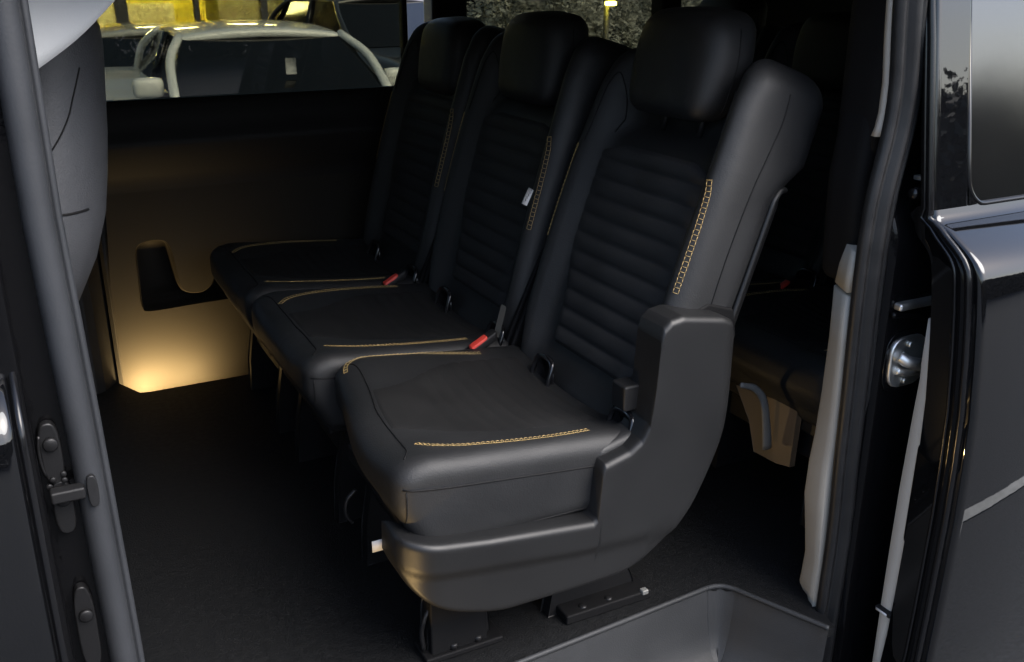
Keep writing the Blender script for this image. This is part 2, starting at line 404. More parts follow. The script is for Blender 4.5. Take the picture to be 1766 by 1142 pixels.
# ---- near rear: pillar, seal, trims, latch
CX = [(-.3, 1.308), (-.05, 1.312), (.2, 1.318), (.33, 1.310), (.45, 1.309), (.6, 1.303), (.73, 1.300), (.82, 1.302), (.88, 1.309), (.93, 1.322), (.98, 1.333), (1.05, 1.325), (1.16, 1.310), (1.35, 1.30)]
def sm(tab, z): return sum(lerp(tab, z+d) for d in (-.06, -.03, 0, .03, .06))/5
zz = [-.32+i*.03 for i in range(57)]
sp = [(-.018, .024), (-.024, .016), (-.022, .008), (-.016, .001), (-.011, .001), (-.008, .005), (-.005, .007), (-.001, .004), (.003, -.004), (.009, -.008), (.015, -.008), (.020, -.003), (.022, .003), (.0245, .004), (.028, -.002), (.033, -.001), (.036, .008), (.037, .05)]
vobj(obj('rear_door_seal', *sweep(sp, lambda z: sm(CX, z), lambda z: 1.158, zz), 'rubber'))
def strip(name, ztab, m, dx=0, y0=1.185, y1=1.25, th=.012, bevel=.004, parent=None):
    """pillar trim from rows (z, x at the seal, x at the inner edge)"""
    rings = []
    for z, xa, xb in ztab:
        rings.append([(xa, y0, z), (xa-.010, y0+.004, z), (xa+(xb-xa)*.35-.008, y0+(y1-y0)*.35, z), (xb-.002, y1-.008, z), (xb+.004, y1, z), (xb+.016, y1+.006, z), (xb+.06, y1+.012, z), (xa+.05, y0+.01, z)])
    return vobj(obj(name, *loft(rings, True, True), m))
strip('pillar_trim_cap', [(.742, 1.293, 1.322), (.70, 1.291, 1.313), (.668, 1.290, 1.308)], 'trim')
rows = [(.660, 1.290, 1.307), (.56, 1.292, 1.310), (.45, 1.296, 1.308), (.36, 1.298, 1.303), (.30, 1.295, 1.296), (.23, 1.297, 1.294), (.16, 1.301, 1.305), (.09, 1.304, 1.315), (.045, 1.304, 1.312), (.02, 1.303, 1.309), (-.02, 1.304, 1.330), (-.06, 1.306, 1.356)]
strip('lower_pillar_trim', rows, 'trim')
pt = [(1.36, 1.300, 1.190), (1.2, 1.300, 1.190), (1.10, 1.309, 1.190), (1.03, 1.318, 1.190), (.98, 1.320, 1.192), (.955, 1.318, 1.194), (.94, 1.314, 1.196)]
rings = [[(x-.004, y, z), (x+.012, y-.006, z), (x+.014, y+.01, z), (x-.003, y+.012, z)] for z, x, y in pt]
vobj(obj('upper_pillar_trim', *loft(rings, True, True), 'edge'))
V, Fc = rbox((.03, .045, .20), .025, 12, lambda x, y, z: (1.352+x+.02*max(0, z/.2)-.012*math.cos(z/.2*1.5), 1.262+y, .86+z))
vobj(obj('belt_cover', V, Fc, 'matte'))
V, Fc = rbox((.05, .05, .25), .02, 8, lambda x, y, z: (1.375+x, 1.26+y, 1.15+z))
vobj(obj('upper_belt_cover', V, Fc, 'matte'))
# body shut face behind the seal
UPK = [(.78, 1), (.83, .35)]
def updy(z): return lerp([(.78, 0), (.88, .055)], z)
shut = [[(1.332, 1.168, z), (1.338, 1.150+updy(z), z), (1.346, 1.146+updy(z), z), (1.42, 1.146+updy(z), z), (1.47, 1.140+updy(z), z), (1.50, 1.14+updy(z), z), (1.60, 1.13+updy(z), z), (3.55, 1.13+updy(z), z)] for z in [-.33+i*.05 for i in range(35)]]
vobj(obj('rear_body_side', *loft(shut), 'inner'))
vobj(obj('rear_inner_wall', *box(1.42, 3.5, 1.24, 1.27, -.05, 1.34), 'uptrim'))
vobj(obj('shut_face_ledge', *merge(box(1.352, 1.46, 1.128, 1.147, .638, .652)), 'metal', bevel=.005))
vobj(obj('shut_face_rib', *tube(smooth_path([(1.345, 1.14, .63), (1.38, 1.138, .625), (1.46, 1.136, .605)], 12), .006, 8), 'inner'))
# latch striker: plate, hoop, screws
P = []
for i in range(24):
    c = 2*math.pi*i/24; P.append((1.402+.046*math.copysign(abs(math.cos(c))**.6, math.cos(c)), .533+.050*math.copysign(abs(math.sin(c))**.6, math.sin(c))))
lt = pobj('latch_plate', P, 1, 1.137, 1.147, 'metal', bevel=.004); vobj(lt)
vobj(pobj('latch_gasket', [(1.402+(a-1.402)*1.22, .533+(b-.533)*1.22) for a, b in P], 1, 1.1425, 1.1455, 'rubber_b', bevel=.001))
vobj(obj('latch_hoop', *tube(smooth_path([(1.375, 1.135, .548), (1.385, 1.122, .540), (1.41, 1.116, .533), (1.44, 1.116, .533), (1.47, 1.125, .53)], 20), .0115, 12), 'metal'))
vobj(obj('latch_hoop', *tube(smooth_path([(1.373, 1.137, .520), (1.39, 1.130, .516), (1.42, 1.130, .513), (1.44, 1.136, .51)], 12), .008, 10), 'metal'))
for q in ((1.40, .567), (1.398, .496)):
    vobj(obj('screw', *cyl((q[0], 1.1368, q[1]), (0, -1, 0), .0065, .005, 12), 'metal'))
vobj(obj('buffer', *tube([(1.35+i*.006, 1.14, .850-.001*i) for i in range(14)], [.012 if i % 2 else .008 for i in range(14)], 10), 'rubber_b'))
vobj(obj('buffer_clip', *box(1.372, 1.392, 1.122, 1.16, .868, .876), 'metal', bevel=.002))

# ---- the sliding door, slid back along the outside
sd_ = prof_skin('sliding_door', 1.355, 2.62, 0, 'paint', zs=[z for z in ZS if z <= .83])
def door_sub(o): 
    o.parent = sd_; o.matrix_parent_inverse = Matrix.Identity(4); return o
# frame round the window
zw = [z for z in ZS if z >= .813]
WX0, WX1, WZ0, WZ1 = 1.437, 2.45, .826, 1.27
def py(z): return lerp(PROF, z)
def on(x, z, dy=0): return (x, py(z)+dy, z)
rr = .05
corner = [(WX0+rr-rr*math.cos(a), WZ0+rr-rr*math.sin(a)) for a in [math.pi/2*i/8 for i in range(9)]]
loop = [(WX0, WZ1)]+corner+[(WX1, WZ0), (WX1, WZ1)]
zl = [.829+i*.025 for i in range(22)]
stripL = loft([[on(1.3555, z, .03), on(1.355, z, .008), on(1.3565, z, .002), on(1.362, z), on(1.367, z), on(1.373, z), on(WX0-.012, z), on(WX0-.007, z), on(WX0-.003, z), on(WX0, z, .003), on(WX0, z, .012)] for z in zl])
fan = [on(WX0-.001, .829, -.0005)]+[on(x, max(z, .829), -.0005) for x, z in corner]
door_sub(obj('window_surround', *merge(stripL, (fan, [(0, i+1, i+2)[::-1] for i in range(len(corner)-1)]), loft([[on(WX1, z), on(2.62, z)] for z in zl]), loft([[on(WX0, z), on(WX1, z)] for z in (WZ1, 1.32, 1.36)])), 'paint'))
gz = [WZ0-.004+(WZ1-WZ0+.004)*i/8 for i in range(9)]
door_sub(obj('door_window', *loft([[(WX0-.005, py(max(z, .82))+.006, z), (1.9, py(max(z, .82))+.006, z), (WX1+.01, py(max(z, .82))+.006, z)] for z in gz]), 'doorglass'))
door_sub(obj('window_seal', *tube([on(x, max(z, .829), .001) for x, z in loop], .0042, 8), 'rubber_b'))
# shut face of the door: inner black, rubber, grey trim edge
rings = []
for z in ZS:
    y = py(z); k = lerp(UPK, z); rings.append([(a, y+b*k, z) for a, b in ((1.3565, .012), (1.360, .030), (1.352, .034), (1.350, .044), (1.356, .050), (1.366, .056), (1.368, .10), (1.42, .102))])
door_sub(obj('door_shut_face', *loft(rings), 'inner'))
door_sub(obj('door_edge_seal', *tube([(1.3535, py(z)+.024*lerp(UPK, z), z) for z in ZS], .0068, 10), 'rubber_b'))
door_sub(obj('door_edge_seal', *tube([(1.350, py(z)+.048*lerp(UPK, z), z) for z in ZS], .0035, 8), 'rubber_b'))
gt = [(-.33, 1.062, 1.086), (-.05, 1.062, 1.086), (.05, 1.058, 1.087), (.12, 1.053, 1.087), (.16, 1.047, 1.087), (.3, 1.043, 1.086), (.45, 1.043, 1.082), (.53, 1.045, 1.079), (.56, 1.050, 1.081), (.64, 1.054, 1.081)]
rings = [[(1.366, a, z), (1.362, a+.004, z), (1.362, b-.004, z), (1.367, b, z), (1.40, b+.004, z), (1.40, a, z)] for z, a, b in gt]
door_sub(obj('door_inner_trim', *loft(rings, True, True), 'edge'))
door_sub(obj('trim_clip', *box(1.352, 1.364, 1.052, 1.088, .040, .050), 'shell', bevel=.002))
door_sub(obj('trim_clip_label', *box(1.3505, 1.3515, 1.058, 1.084, .0425, .0475), 'label', bevel=0))
for y, z, mm in ((1.035, .73, 'dmetal'), (1.03, .57, 'metal'), (1.045, .545, 'dmetal'), (1.025, .39, 'metal'), (1.03, .12, 'metal'), (1.035, .02, 'metal'), (1.028, .25, 'dmetal')):
    door_sub(obj('bolt', *cyl((1.3655, y, z), (-1, 0, 0), .0075, .008, 12), mm))
V, Fc = rbox((.006, .022, .10), .005, 6, lambda x, y, z: (1.364+x, 1.034+y, .31+z)); door_sub(obj('latch_cover', V, Fc, 'inner'))
V, Fc = rbox((.008, .026, .055), .007, 6, lambda x, y, z: (1.366+x, 1.036+y, .64+z)); door_sub(obj('latch_cover', V, Fc, 'inner'))
door_sub(obj('door_back', *loft([[(1.40, max(py(z)+.10*lerp(UPK, z), 1.05), z), (2.60, max(py(z)+.10*lerp(UPK, z), 1.05), z), (2.61, py(z)+.02, z)] for z in ZS]), 'shell'))

# ---- step lamps and one unseen footwell lamp (warm)
def step_lamp(loc, aim, power, size=.03, bar=0):
    lz = obj('step_lamp', *rbox((max(.022, bar/2), .012, .004), .003, 6, lambda x, y, z: (loc[0]+x, loc[1]+y, loc[2]+z-.008)), 'lens'); vobj(lz)
    L = bpy.data.lights.new('step_lamp_light', 'AREA'); L.shape = 'DISK'; L.size = size; L.energy = power
    if bar: L.shape = 'RECTANGLE'; L.size = bar; L.size_y = .02
    L.color = (1, .66, .27); L.spread = R(120)
    o = bpy.data.objects.new('step_lamp_light', L); COL.objects.link(o); o.location = loc
    o.rotation_euler = (Vector(loc)-Vector(aim)).to_track_quat('Z', 'Y').to_euler()
step_lamp((.34, 2.962, -.090), (.34, 3.10, -.01), 1.75, bar=.22)
step_lamp((.250, 3.0, -.090), (.255, 3.10, -.02), .75)
step_lamp((.16, 1.16, -.10), (.55, 1.30, .22), .5)
step_lamp((1.10, 1.80, .03), (1.46, 1.55, .22), .035)  # unseen footwell lamp under the near seat, aimed at the kick panel

# ================================================================== seats
REC = R(19.4); SX, SZ = .525, .335
def back_tf(d, y, s):
    return Vector((SX+s*math.sin(REC)+d*math.cos(REC), y, SZ+s*math.cos(REC)-d*math.sin(REC)))
def sst(a, b, x):
    t = max(0, min(1, (x-a)/(b-a))); return t*t*(3-2*t)
def cushion_fn(x, y, z):
    X = x+.25; zz_ = z+.352
    top = sst(-.02, .06, z)
    zz_ += top*(-.045*(X/.5) + .016*sst(.12, .24, abs(y)) - .010*(1-min(1, (abs(y)/.15)**2))*sst(.05, .2, X))
    zz_ += -.016*top*sst(.07, 0, X)
    bot = sst(.02, -.07, z)
    X += .035*bot*sst(.25, 0, X)
    yy = y*(1-.01*bot) * (1-.02*sst(.10, 0, X)) - .008
    return X, yy, zz_
def back_fn(x, y, z):          # x: -front, z: up; half sizes .075 .255 .385
    s = z+.385; u = s/.77
    front = sst(.03, -.05, x)
    d = x
    ay = abs(y)
    bol = sst(.158, .232, ay)
    d += front*(.040*(1-bol))*sst(.0, .12, s)
    d += front*.045*(1-sst(.15, .19, ay))*sst(.55, .61, s)
    d -= front*bol*.012*math.sin(math.pi*min(1, u*1.1))
    d += (1-front)*(-.03*sst(.25, .0, s)+.012*u+.050*sst(.545, .585, s))
    d += front*.018*sst(.66, .77, s)*bol
    yy = y*(1-.045*sst(.50, .77, s)) * (1-.12*sst(.16, .0, s))
    ss = s - .018*sst(.12, .25, ay)**2*sst(.60, .77, s) - .05*(1-sst(.10, .18, ay))*sst(.65, .77, s)
    return d, yy, ss
def ladder(pts, nrms, width, pitch, r=.0011):
    """two stitched rails with rungs: individual short stitches"""
    parts = []
    L = [0]
    for a, b in zip(pts, pts[1:]): L.append(L[-1]+(b-a).length)
    def at(s):
        for i in range(len(L)-1):
            if s <= L[i+1]+1e-9:
                t = (s-L[i])/max(1e-9, L[i+1]-L[i]); return pts[i].lerp(pts[i+1], t), nrms[i].lerp(nrms[i+1], t).normalized(), (pts[i+1]-pts[i]).normalized()
        return pts[-1], nrms[-1], (pts[-1]-pts[-2]).normalized()
    s = 0
    while s < L[-1]:
        p, n_, t = at(s); q, n2, t2 = at(min(L[-1], s+pitch*.86))
        w = n_.cross(t).normalized(); w2 = n2.cross(t2).normalized()
        jit = random.uniform(-.0004, .0004)
        for sg in (-1, 1):
            a = p+w*sg*width/2+n_*.0004; b = q+w2*sg*width/2+n2*.0004; m = (a+b)/2+n_*.0011+w*jit
            parts.append(tube([a, m, b], [r*.8, r, r*.8], 5))
        parts.append(tube([p+w*width/2+n_*.0004, p+n_*.0012+t*jit, p-w*width/2+n_*.0004], [r*.8, r, r*.8], 5))
        s += pitch
    return merge(*parts)
def project(bvh, pts, direction, lift=.0):
    P, N = [], []
    for p in pts:
        loc, nr, i, d = bvh.ray_cast(Vector(p), Vector(direction))
        if loc is None: continue
        P.append(loc+nr*lift); N.append(nr)
    for k in range(2):
        N = [(N[max(0, i-1)]+N[i]+N[min(len(N)-1, i+1)]).normalized() for i in range(len(N))]
    return P, N
def make_seat(label, group, loc):
    t = thing('passenger_seat', label, 'seat', loc, 0, group)
    # cushion
    V, Fc = rbox((.25, .265, .087), .034, 26, cushion_fn)
    cu = obj('cushion', V, Fc, 'leather', t); bc = BVHTree.FromPolygons(V, Fc)
    # ribbed cushion insert
    nx, ny = 66, 14; IV = []
    def ry(x): return .10+.085*sst(.045, .30, x)
    for i in range(nx+1):
        x = .052+.40*i/nx
        for j in range(ny+1):
            y = -ry(x)+2*ry(x)*j/ny
            hit = bc.ray_cast(Vector((x, y, 1)), Vector((0, 0, -1)))[0]
            edge = min(1, min(j, ny-j)/1.0, min(i, nx-i)/2.0)
            amp = .0035*sst(.10, .30, x)
            rib = amp*abs(math.sin(math.pi*x/.034))**.6
            IV.append((x, y, hit.z - .002 + edge*(.0035+rib)))
    IF = [(i*(ny+1)+j, (i+1)*(ny+1)+j, (i+1)*(ny+1)+j+1, i*(ny+1)+j+1) for i in range(nx) for j in range(ny)]
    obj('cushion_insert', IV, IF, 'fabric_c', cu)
    # seams
    seams = []
    for sg in (-1, 1):
        P, N = project(bc, smooth_path([(.052, sg*-.02, 1), (.054, sg*.10, 1), (.047, sg*.19, 1), (.03, sg*.225, 1)], 24), (0, 0, -1), .0003); seams.append(tube(P, .0017, 5))
        P, N = project(bc, [(-.0+.012+.43*i/30, sg*1.0, .405-.044*i/30) for i in range(31)], (0, -sg, 0), .0003); seams.append(tube(P, .0018, 5))
        P, N = project(bc, [(.012+.45*i/30, sg*1.0, .290-.012*i/30) for i in range(31)], (0, -sg, 0), .0003); seams.append(tube(P, .0015, 5))
        P, N = project(bc, [(.017, sg*1, .29+.11*i/12) for i in range(13)], (0, -sg, 0), .0003); seams.append(tube(P, .0014, 5))
    [obj('cushion_seam', *q, 'seam', cu) for q in seams]
    st = []
    for sg in (-1, 1):
        o_ = .020 if sg < 0 else 0; P, N = project(bc, smooth_path([(.058+o_*.6, sg*(.155+o_), 1), (.085+o_*.5, sg*(.180+o_), 1), (.14, sg*(.200+o_), 1), (.22, sg*(.212+o_), 1), (.31, sg*(.216+o_), 1), (.385, sg*(.212+o_), 1)], 50), (0, 0, -1), .0004)
        st.append(ladder(P, N, .0082, .0090, .00052))
    [obj('cushion_stitching', *q, 'thread', cu) for q in st]
    # backrest
    V0, Fb = rbox((.075, .255, .385), .052, 32, back_fn)
    bb = BVHTree.FromPolygons(V0, Fb)
    ba = obj('backrest', [back_tf(*v) for v in V0], Fb, 'leather', t)
    ns, ny = 120, 16; IV = []
    s0, s1 = .10, .552
    for i in range(ns+1):
        s = s0+(s1-s0)*i/ns
        hw = .180 - .03*sst(.35, .10, s) - .055*sst(s1-.035, s1, s)**2
        for j in range(ny+1):
            y = -hw+2*hw*j/ny
            d = bb.ray_cast(Vector((-1, y, s)), Vector((1, 0, 0)))[0].x
            edge = min(1, min(j, ny-j)/1.0, min(i, ns-i)/3)
            rib = .0105*abs(math.sin(math.pi*(s-s0)/((s1-s0)/11)))**.42
            IV.append(back_tf(d+.002-edge*(.004+rib), y, s))
    IF = [(i*(ny+1)+j, i*(ny+1)+j+1, (i+1)*(ny+1)+j+1, (i+1)*(ny+1)+j) for i in range(ns) for j in range(ny)]
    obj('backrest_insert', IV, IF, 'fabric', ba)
    seams = []; st = []
    for sg in (-1, 1):
        P, N = project(bb, smooth_path([(-1, sg*.213, .535), (-1, sg*.208, .60), (-1, sg*.203, .66), (-1, sg*.192, .69), (-1, sg*.178, .67), (-1, sg*.170, .62), (-1, sg*.168, .57)], 40), (1, 0, 0), .0003)
        seams.append(tube([back_tf(*p) for p in P], .0015, 5))
        P, N = project(bb, smooth_path([(.000, sg*1, .27), (-.004, sg*1, .40), (.0, sg*1, .52), (.012, sg*1, .60), (.022, sg*1, .66), (.020, sg*1, .71)], 40), (0, -sg, 0), .0003)
        seams.append(tube([back_tf(*p) for p in P], .0016, 5))
        P, N = project(bb, smooth_path([(-1, sg*.236, .315), (-1, sg*.236, .38), (-1, sg*.235, .45), (-1, sg*.232, .50), (-1, sg*.226, .525)], 50), (1, 0, 0), .0003)
        Nb = [Vector((n_.x*math.cos(REC)+n_.z*math.sin(REC), n_.y, n_.z*math.cos(REC)-n_.x*math.sin(REC))) for n_ in N]
        st.append(ladder([back_tf(*p) for p in P], Nb, .0100, .0100, .00056))
    [obj('backrest_seam', *q, 'seam', ba) for q in seams]
    [obj('backrest_stitching', *q, 'thread', ba) for q in st]
    # hard back shell with a rim
    V, Fc = rbox((.03, .225, .26), .025, 10, lambda x, y, z: back_tf(x+.085, y, z+.29)); obj('back_shell', V, Fc, 'shell', t)
    for sg in (-1, 1):
        obj('back_shell_rim', *tube([back_tf(.066, sg*.247, s) for s in [.26+.0165*i for i in range(17)]]+[back_tf(.075, sg*.244, .545), back_tf(.09, sg*.24, .55)], .006, 8), 'plastic', t)
        # recliner covers either side of the joint
        P = [(.44, .33), (.50, .31), (.60, .36), (.69, .56), (.68, .615), (.62, .635), (.565, .615), (.50, .47)]
        a, b = sorted((sg*.245, sg*.259))
        pobj('recliner_cover', [(x, z) for x, z in P], 1, a, b, 'matte', t, bevel=.006)
    # headrest with posts
    def hr(x, y, z):
        k = 1-.10*sst(.0, .095, z)-.06*sst(0, -.095, z)
        xx = x - .02*(1-(y/.135)**2)*sst(.03, -.03, x)*.5 + .02*sst(0, -.095, z)*sst(0, .05, x)*-1
        return .742+xx+z*.20, y*k, 1.038+z*1.06-.012*(abs(y)/.135)**2*sst(0, .095, z)
    V, Fc = rbox((.058, .137, .097), .040, 18, hr); h = obj('headrest', V, Fc, 'leather', t)
    bh = BVHTree.FromPolygons(V, Fc); sm_ = []
    for sg in (-1, 1):
        P, N = project(bh, smooth_path([(.725, sg*1, .955), (.732, sg*1, .99), (.742, sg*1, 1.03), (.752, sg*1, 1.08), (.758, sg*1, 1.105)], 24), (0, -sg, 0), .0003); sm_.append(tube(P, .0015, 5))
    [obj('headrest_seam', *q, 'seam', h) for q in sm_]
    for sg in (-1, 1):
        obj('headrest_post', *tube([(.745, sg*.06, .97), (.725, sg*.06, .90)], .007, 10), 'dmetal', t)
    # child-seat anchor guides in the bight
    for y in (-.225, .075):
        fr = tube(smooth_path([(.452+.0*i, y+a*.034, .395+b*.043) for i, (a, b) in enumerate([(0, -1), (.75, -.9), (1, -.5), (1, .5), (.75, .9), (0, 1), (-.75, .9), (-1, .5), (-1, -.5), (-.75, -.9), (0, -1)])], 40)[:-1], .006, 8, True)
        a_ = obj('anchor_guide', [(x+(z-.395)*.35, yy, z) for x, yy, z in fr[0]], fr[1], 'gloss', t)
        obj('anchor_guide_back', *prism([(y-.032, .355), (y+.032, .355), (y+.032, .437), (y-.032, .437)], 0, .462, .468), 'gloss', a_)
        obj('anchor_bar', *tube([(.456, y-.012, .372), (.452, y+.004, .371)], .0035, 8), 'metal', a_)
    # base: cross beam, legs and floor rails
    obj('base_frame', *merge(box(.06, .48, -.20, .20, .235, .275), box(.10, .14, -.18, .18, .15, .24), box(.38, .42, -.18, .18, .15, .24)), 'shell', t, bevel=.006)
    for y in (-.175, .16):
        lg = obj('leg', *prism([(.07, .0), (.20, .0), (.20, .05), (.17, .25), (.10, .25), (.075, .10)], 1, y-.012, y+.012), 'dmetal', t, bevel=.003)
        lg2 = obj('leg', *prism([(.33, .0), (.53, .0), (.53, .03), (.44, .25), (.36, .25), (.34, .06)], 1, y-.012, y+.012), 'dmetal', t, bevel=.003)
    return t
ROW2 = 'seats of the row by the open door'
near = make_seat('black leather seat nearest the open door, with moulded plastic side panel and gold stitching', ROW2, (.47, 1.59, 0))
def seat_copy(label, group, loc, tilt=0, drop=0):
    c = copy_tree(near); c.location = loc; c['label'] = label; c['group'] = group
    piv = Matrix.Translation((SX, 0, SZ)); rot = piv @ Matrix.Rotation(R(-tilt), 4, 'Y') @ piv.inverted()
    for ch in c.children:          # back set more upright, headrest pushed down
        k = ch.name.split('.')[0]
        if k in ('backrest', 'back_shell', 'back_shell_rim', 'headrest', 'headrest_post'):
            ch.matrix_local = (Matrix.Translation((0, 0, -drop)) if k == 'headrest' else Matrix.Identity(4)) @ rot
    return c
mid = seat_copy('middle black leather seat of the nearest row, with a small white fabric tag', ROW2, (.47, 2.12, 0), 3.2, .036)
far = seat_copy('black leather seat of the same row farthest from the open door, below the side window', ROW2, (.47, 2.65, 0), 3.4, .068)
ROW3 = 'rear row seats'
seat_copy('dark middle seat of the rear row, its headrest showing behind the near seat', ROW3, (1.42, 2.12, 0), 2.5, .05)
rear_near = seat_copy('dark rear row seat beside the grey pillar, mostly hidden behind the near seat', ROW3, (1.42, 1.60, 0))
seat_copy('dark rear row seat by the far side window, seen between the two front headrests', ROW3, (1.42, 2.65, 0))

# the near seat's cushion is drawn back at its inner front corner
INNER = [(.066, .196, 1), (.074, .217, 1), (.095, .227, 1), (.132, .232, 1), (.19, .232, 1), (.25, .226, 1), (.31, .214, 1), (.375, .203, 1)]
for cu in [c for c in near.children if c.name.split('.')[0] == 'cushion']:
    for o in [cu]+list(cu.children):
        o.data = o.data.copy()
        for v in o.data.vertices:
            x, y, z = v.co; v.co.x = x+.050*sst(-.10, .25, y)*sst(.34, .0, x)
    bn = BVHTree.FromPolygons([v.co.copy() for v in cu.data.vertices], [tuple(f.vertices) for f in cu.data.polygons])
    for o in [c for c in cu.children if c.name.split('.')[0] == 'cushion_stitching' and c.data.vertices[0].co.y > 0]:
        P, N = project(bn, smooth_path(INNER, 60), (0, 0, -1), .0004)
        V, Fc = ladder(P, N, .0082, .0090, .00052); me = bpy.data.meshes.new('cushion_stitching'); me.from_pydata([tuple(v) for v in V], [], Fc); me.materials.append(M['thread']); o.data = me

# ---- parts only the near seat shows: moulded side panel, foot, handles
def local(o, root):
    o.parent = root; o.matrix_parent_inverse = Matrix.Translation(-Vector(root.location)); return o
def rounded(poly, rad, k=5):
    out = []
    n = len(poly)
    for i in range(n):
        p = Vector(poly[i]); a = Vector(poly[i-1]); b = Vector(poly[(i+1) % n])
        r_ = rad[i] if isinstance(rad, list) else rad
        r_ = min(r_, (a-p).length*.45, (b-p).length*.45)
        s = p+(a-p).normalized()*r_; e = p+(b-p).normalized()*r_
        for j in range(k+1):
            t_ = j/k; out.append(tuple((1-t_)**2*s+2*t_*(1-t_)*p+t_*t_*e))
    return out
up = [(.462, .335), (.475, .335), (.62, .312), (.838, .288), (.842, .382), (.90, .398), (.945, .440), (.952, .62), (.985, .640), (1.095, .618), (1.125, .600), (1.128, .53), (1.108, .39), (1.05, .26), (1.0, .215), (.80, .225), (.53, .262), (.464, .285)]
lo = [(.468, .30), (.53, .27), (.80, .235), (1.02, .22), (.985, .178), (.925, .143), (.86, .134), (.66, .134), (.60, .150), (.51, .215), (.474, .26)]
rad = [.004, .004, .03, .008, .012, .03, .04, .02, .02, .02, .02, .03, .08, .06, .03, .05, .05, .01]
ZT = [(.460, .312), (.475, .319), (.62, .296), (.828, .272), (.836, .280), (.842, .366), (.848, .384), (.90, .398), (.925, .415), (.940, .445), (.948, .52), (.953, .60), (.960, .622), (.975, .634), (1.00, .638), (1.09, .622), (1.112, .612), (1.122, .595), (1.128, .555), (1.130, .53)]
ZB = [(.460, .275), (.466, .258), (.48, .226), (.51, .192), (.55, .166), (.60, .147), (.64, .137), (.68, .134), (.86, .134), (.925, .143), (.985, .178), (1.02, .213), (1.05, .253), (1.085, .325), (1.108, .39), (1.124, .47), (1.130, .52)]
CR = [(.46, .258), (.53, .246), (.80, .212), (1.0, .20), (1.2, .195)]
ZB = [(p.x, p.y) for p in smooth_path([(a, b, 0) for a, b in ZB], 160)]
xs_ = sorted(set([.466+.664*i/90 for i in range(91)]+[a for a, b in ZT if a > .466]))
rings = []
for x in xs_:
    zt, zb = lerp(ZT, x), lerp(ZB, x); r_ = min(.013, (zt-zb)*.4)
    wrap = .050*max(0, (.545-x)/.085)**2.8 + .02*max(0, (x-1.10)/.03)**2
    prof = [(.075, zt), (r_+.004, zt)]+[(r_*(1-math.sin(a)), zt-r_*(1-math.cos(a))) for a in [math.pi/12*k for k in range(1, 7)]]
    prof += [(0, zt-r_+(zb-zt+2*r_)*k/22) for k in range(1, 22)]
    prof += [(r_*(1-math.cos(a)), zb+r_*(1-math.sin(a))) for a in [math.pi/12*k for k in range(0, 7)]]+[(.075, zb)]
    rings.append([(x, 1.284+wrap+y+.008*sst(lerp(CR, x)+.014, lerp(CR, x)-.010, z)*sst(1.08, .98, x), z) for y, z in prof])
local(obj('side_panel', *loft(rings, False, True), 'plastic'), near)
V, Fc = rbox((.055, .03, .018), .014, 10, lambda x, y, z: (.90+x, 1.345+y, .392+z+.25*x)); local(obj('side_trim_pad', V, Fc, 'leather'), near)
local(obj('hinge_cover', *box(.915, .955, 1.335, 1.38, .45, .50), 'shell', bevel=.005), near)
local(obj('floor_foot', *merge(box(.545, .66, 1.385, 1.400, .0, .17), box(.53, .69, 1.375, 1.44, .001, .014)), 'matte', bevel=.004), near)
local(obj('floor_anchor', *merge(box(.82, 1.02, 1.36, 1.43, .001, .022), box(.84, 1.0, 1.428, 1.44, .02, .12)), 'matte', bevel=.004), near)
for q in ((.865, 1.372), (.925, 1.372), (.59, 1.384), (.64, 1.384)):
    local(obj('bolt', *cyl((q[0], q[1]+.004, .013), (0, 0, 1), .009, .012, 6), 'dmetal'), near)
local(obj('anchor_clip', *box(.995, 1.010, 1.356, 1.370, .016, .027), 'grey', bevel=.003), near)
local(obj('release_loop', *tube(smooth_path([(.535, 1.40, .02), (.532, 1.40, .06), (.540, 1.40, .09), (.565, 1.41, .115)], 16), .005, 8), 'dmetal'), near)
local(obj('lift_loop', *tube(smooth_path([(.475, 1.60, .20), (.463, 1.60, .22), (.465, 1.60, .25), (.485, 1.60, .27)], 16), .004, 8), 'dmetal'), near)
tg = obj('label', *box(.455, .505, 1.424, 1.4255, .240, .262), 'label', bevel=0); local(tg, near)
local(obj('label_print', *box(.481, .494, 1.4225, 1.4235, .243, .257), 'print_', bevel=0), near)
local(obj('rear_lever', *tube(smooth_path([(1.33, 1.50, .36), (1.37, 1.50, .345), (1.40, 1.50, .31), (1.415, 1.50, .25), (1.425, 1.50, .185)], 20), [.003+.0002*i for i in range(21)], 8, flat=2.0), 'grey'), near)
# white fabric tag on the middle seat's bolster
tgm = obj('fabric_tag', *prism([(.985, .723), (.997, .717), (1.014, .750), (1.003, .757)], 1, 1.868, 1.871), 'label', bevel=0); local(tgm, mid)
for i in range(5):
    local(obj('tag_print', *box(.9925+.0036*i, .9945+.0036*i, 1.8665, 1.8675, .728+.0052*i, .734+.0052*i), 'print_', bevel=0), mid)

# ---- belt buckles
def buckle(label, loc, tilt=28, yaw=0, stalk=True):
    t = thing('belt_buckle', label, 'seat belt', loc, R(yaw), 'seat belt buckles')
    c, s = math.cos(R(tilt)), math.sin(R(tilt))
    tf = lambda x, y, z: (x*c-z*s*0+0*z, y, x*s*1+z*c)
    V, Fc = rbox((.036, .014, .013), .006, 8, tf); obj('body', V, Fc, 'shell', t)
    V, Fc = rbox((.022, .0105, .006), .0035, 6, lambda x, y, z: tf(x-.013, y-.003, z+.0105)); obj('button', V, Fc, 'red', t)
    if stalk:
        V, Fc = rbox((.022, .013, .006), .004, 6, lambda x, y, z: (x*.45+.045, y, x*1.6+.045)); obj('stalk', V, Fc, 'trim', t)
    return t
buckle('red-buttoned belt buckle between the near and middle seats', (.868, 1.835, .425))
buckle('red-buttoned belt buckle between the middle and far seats', (.862, 2.372, .425), stalk=False)
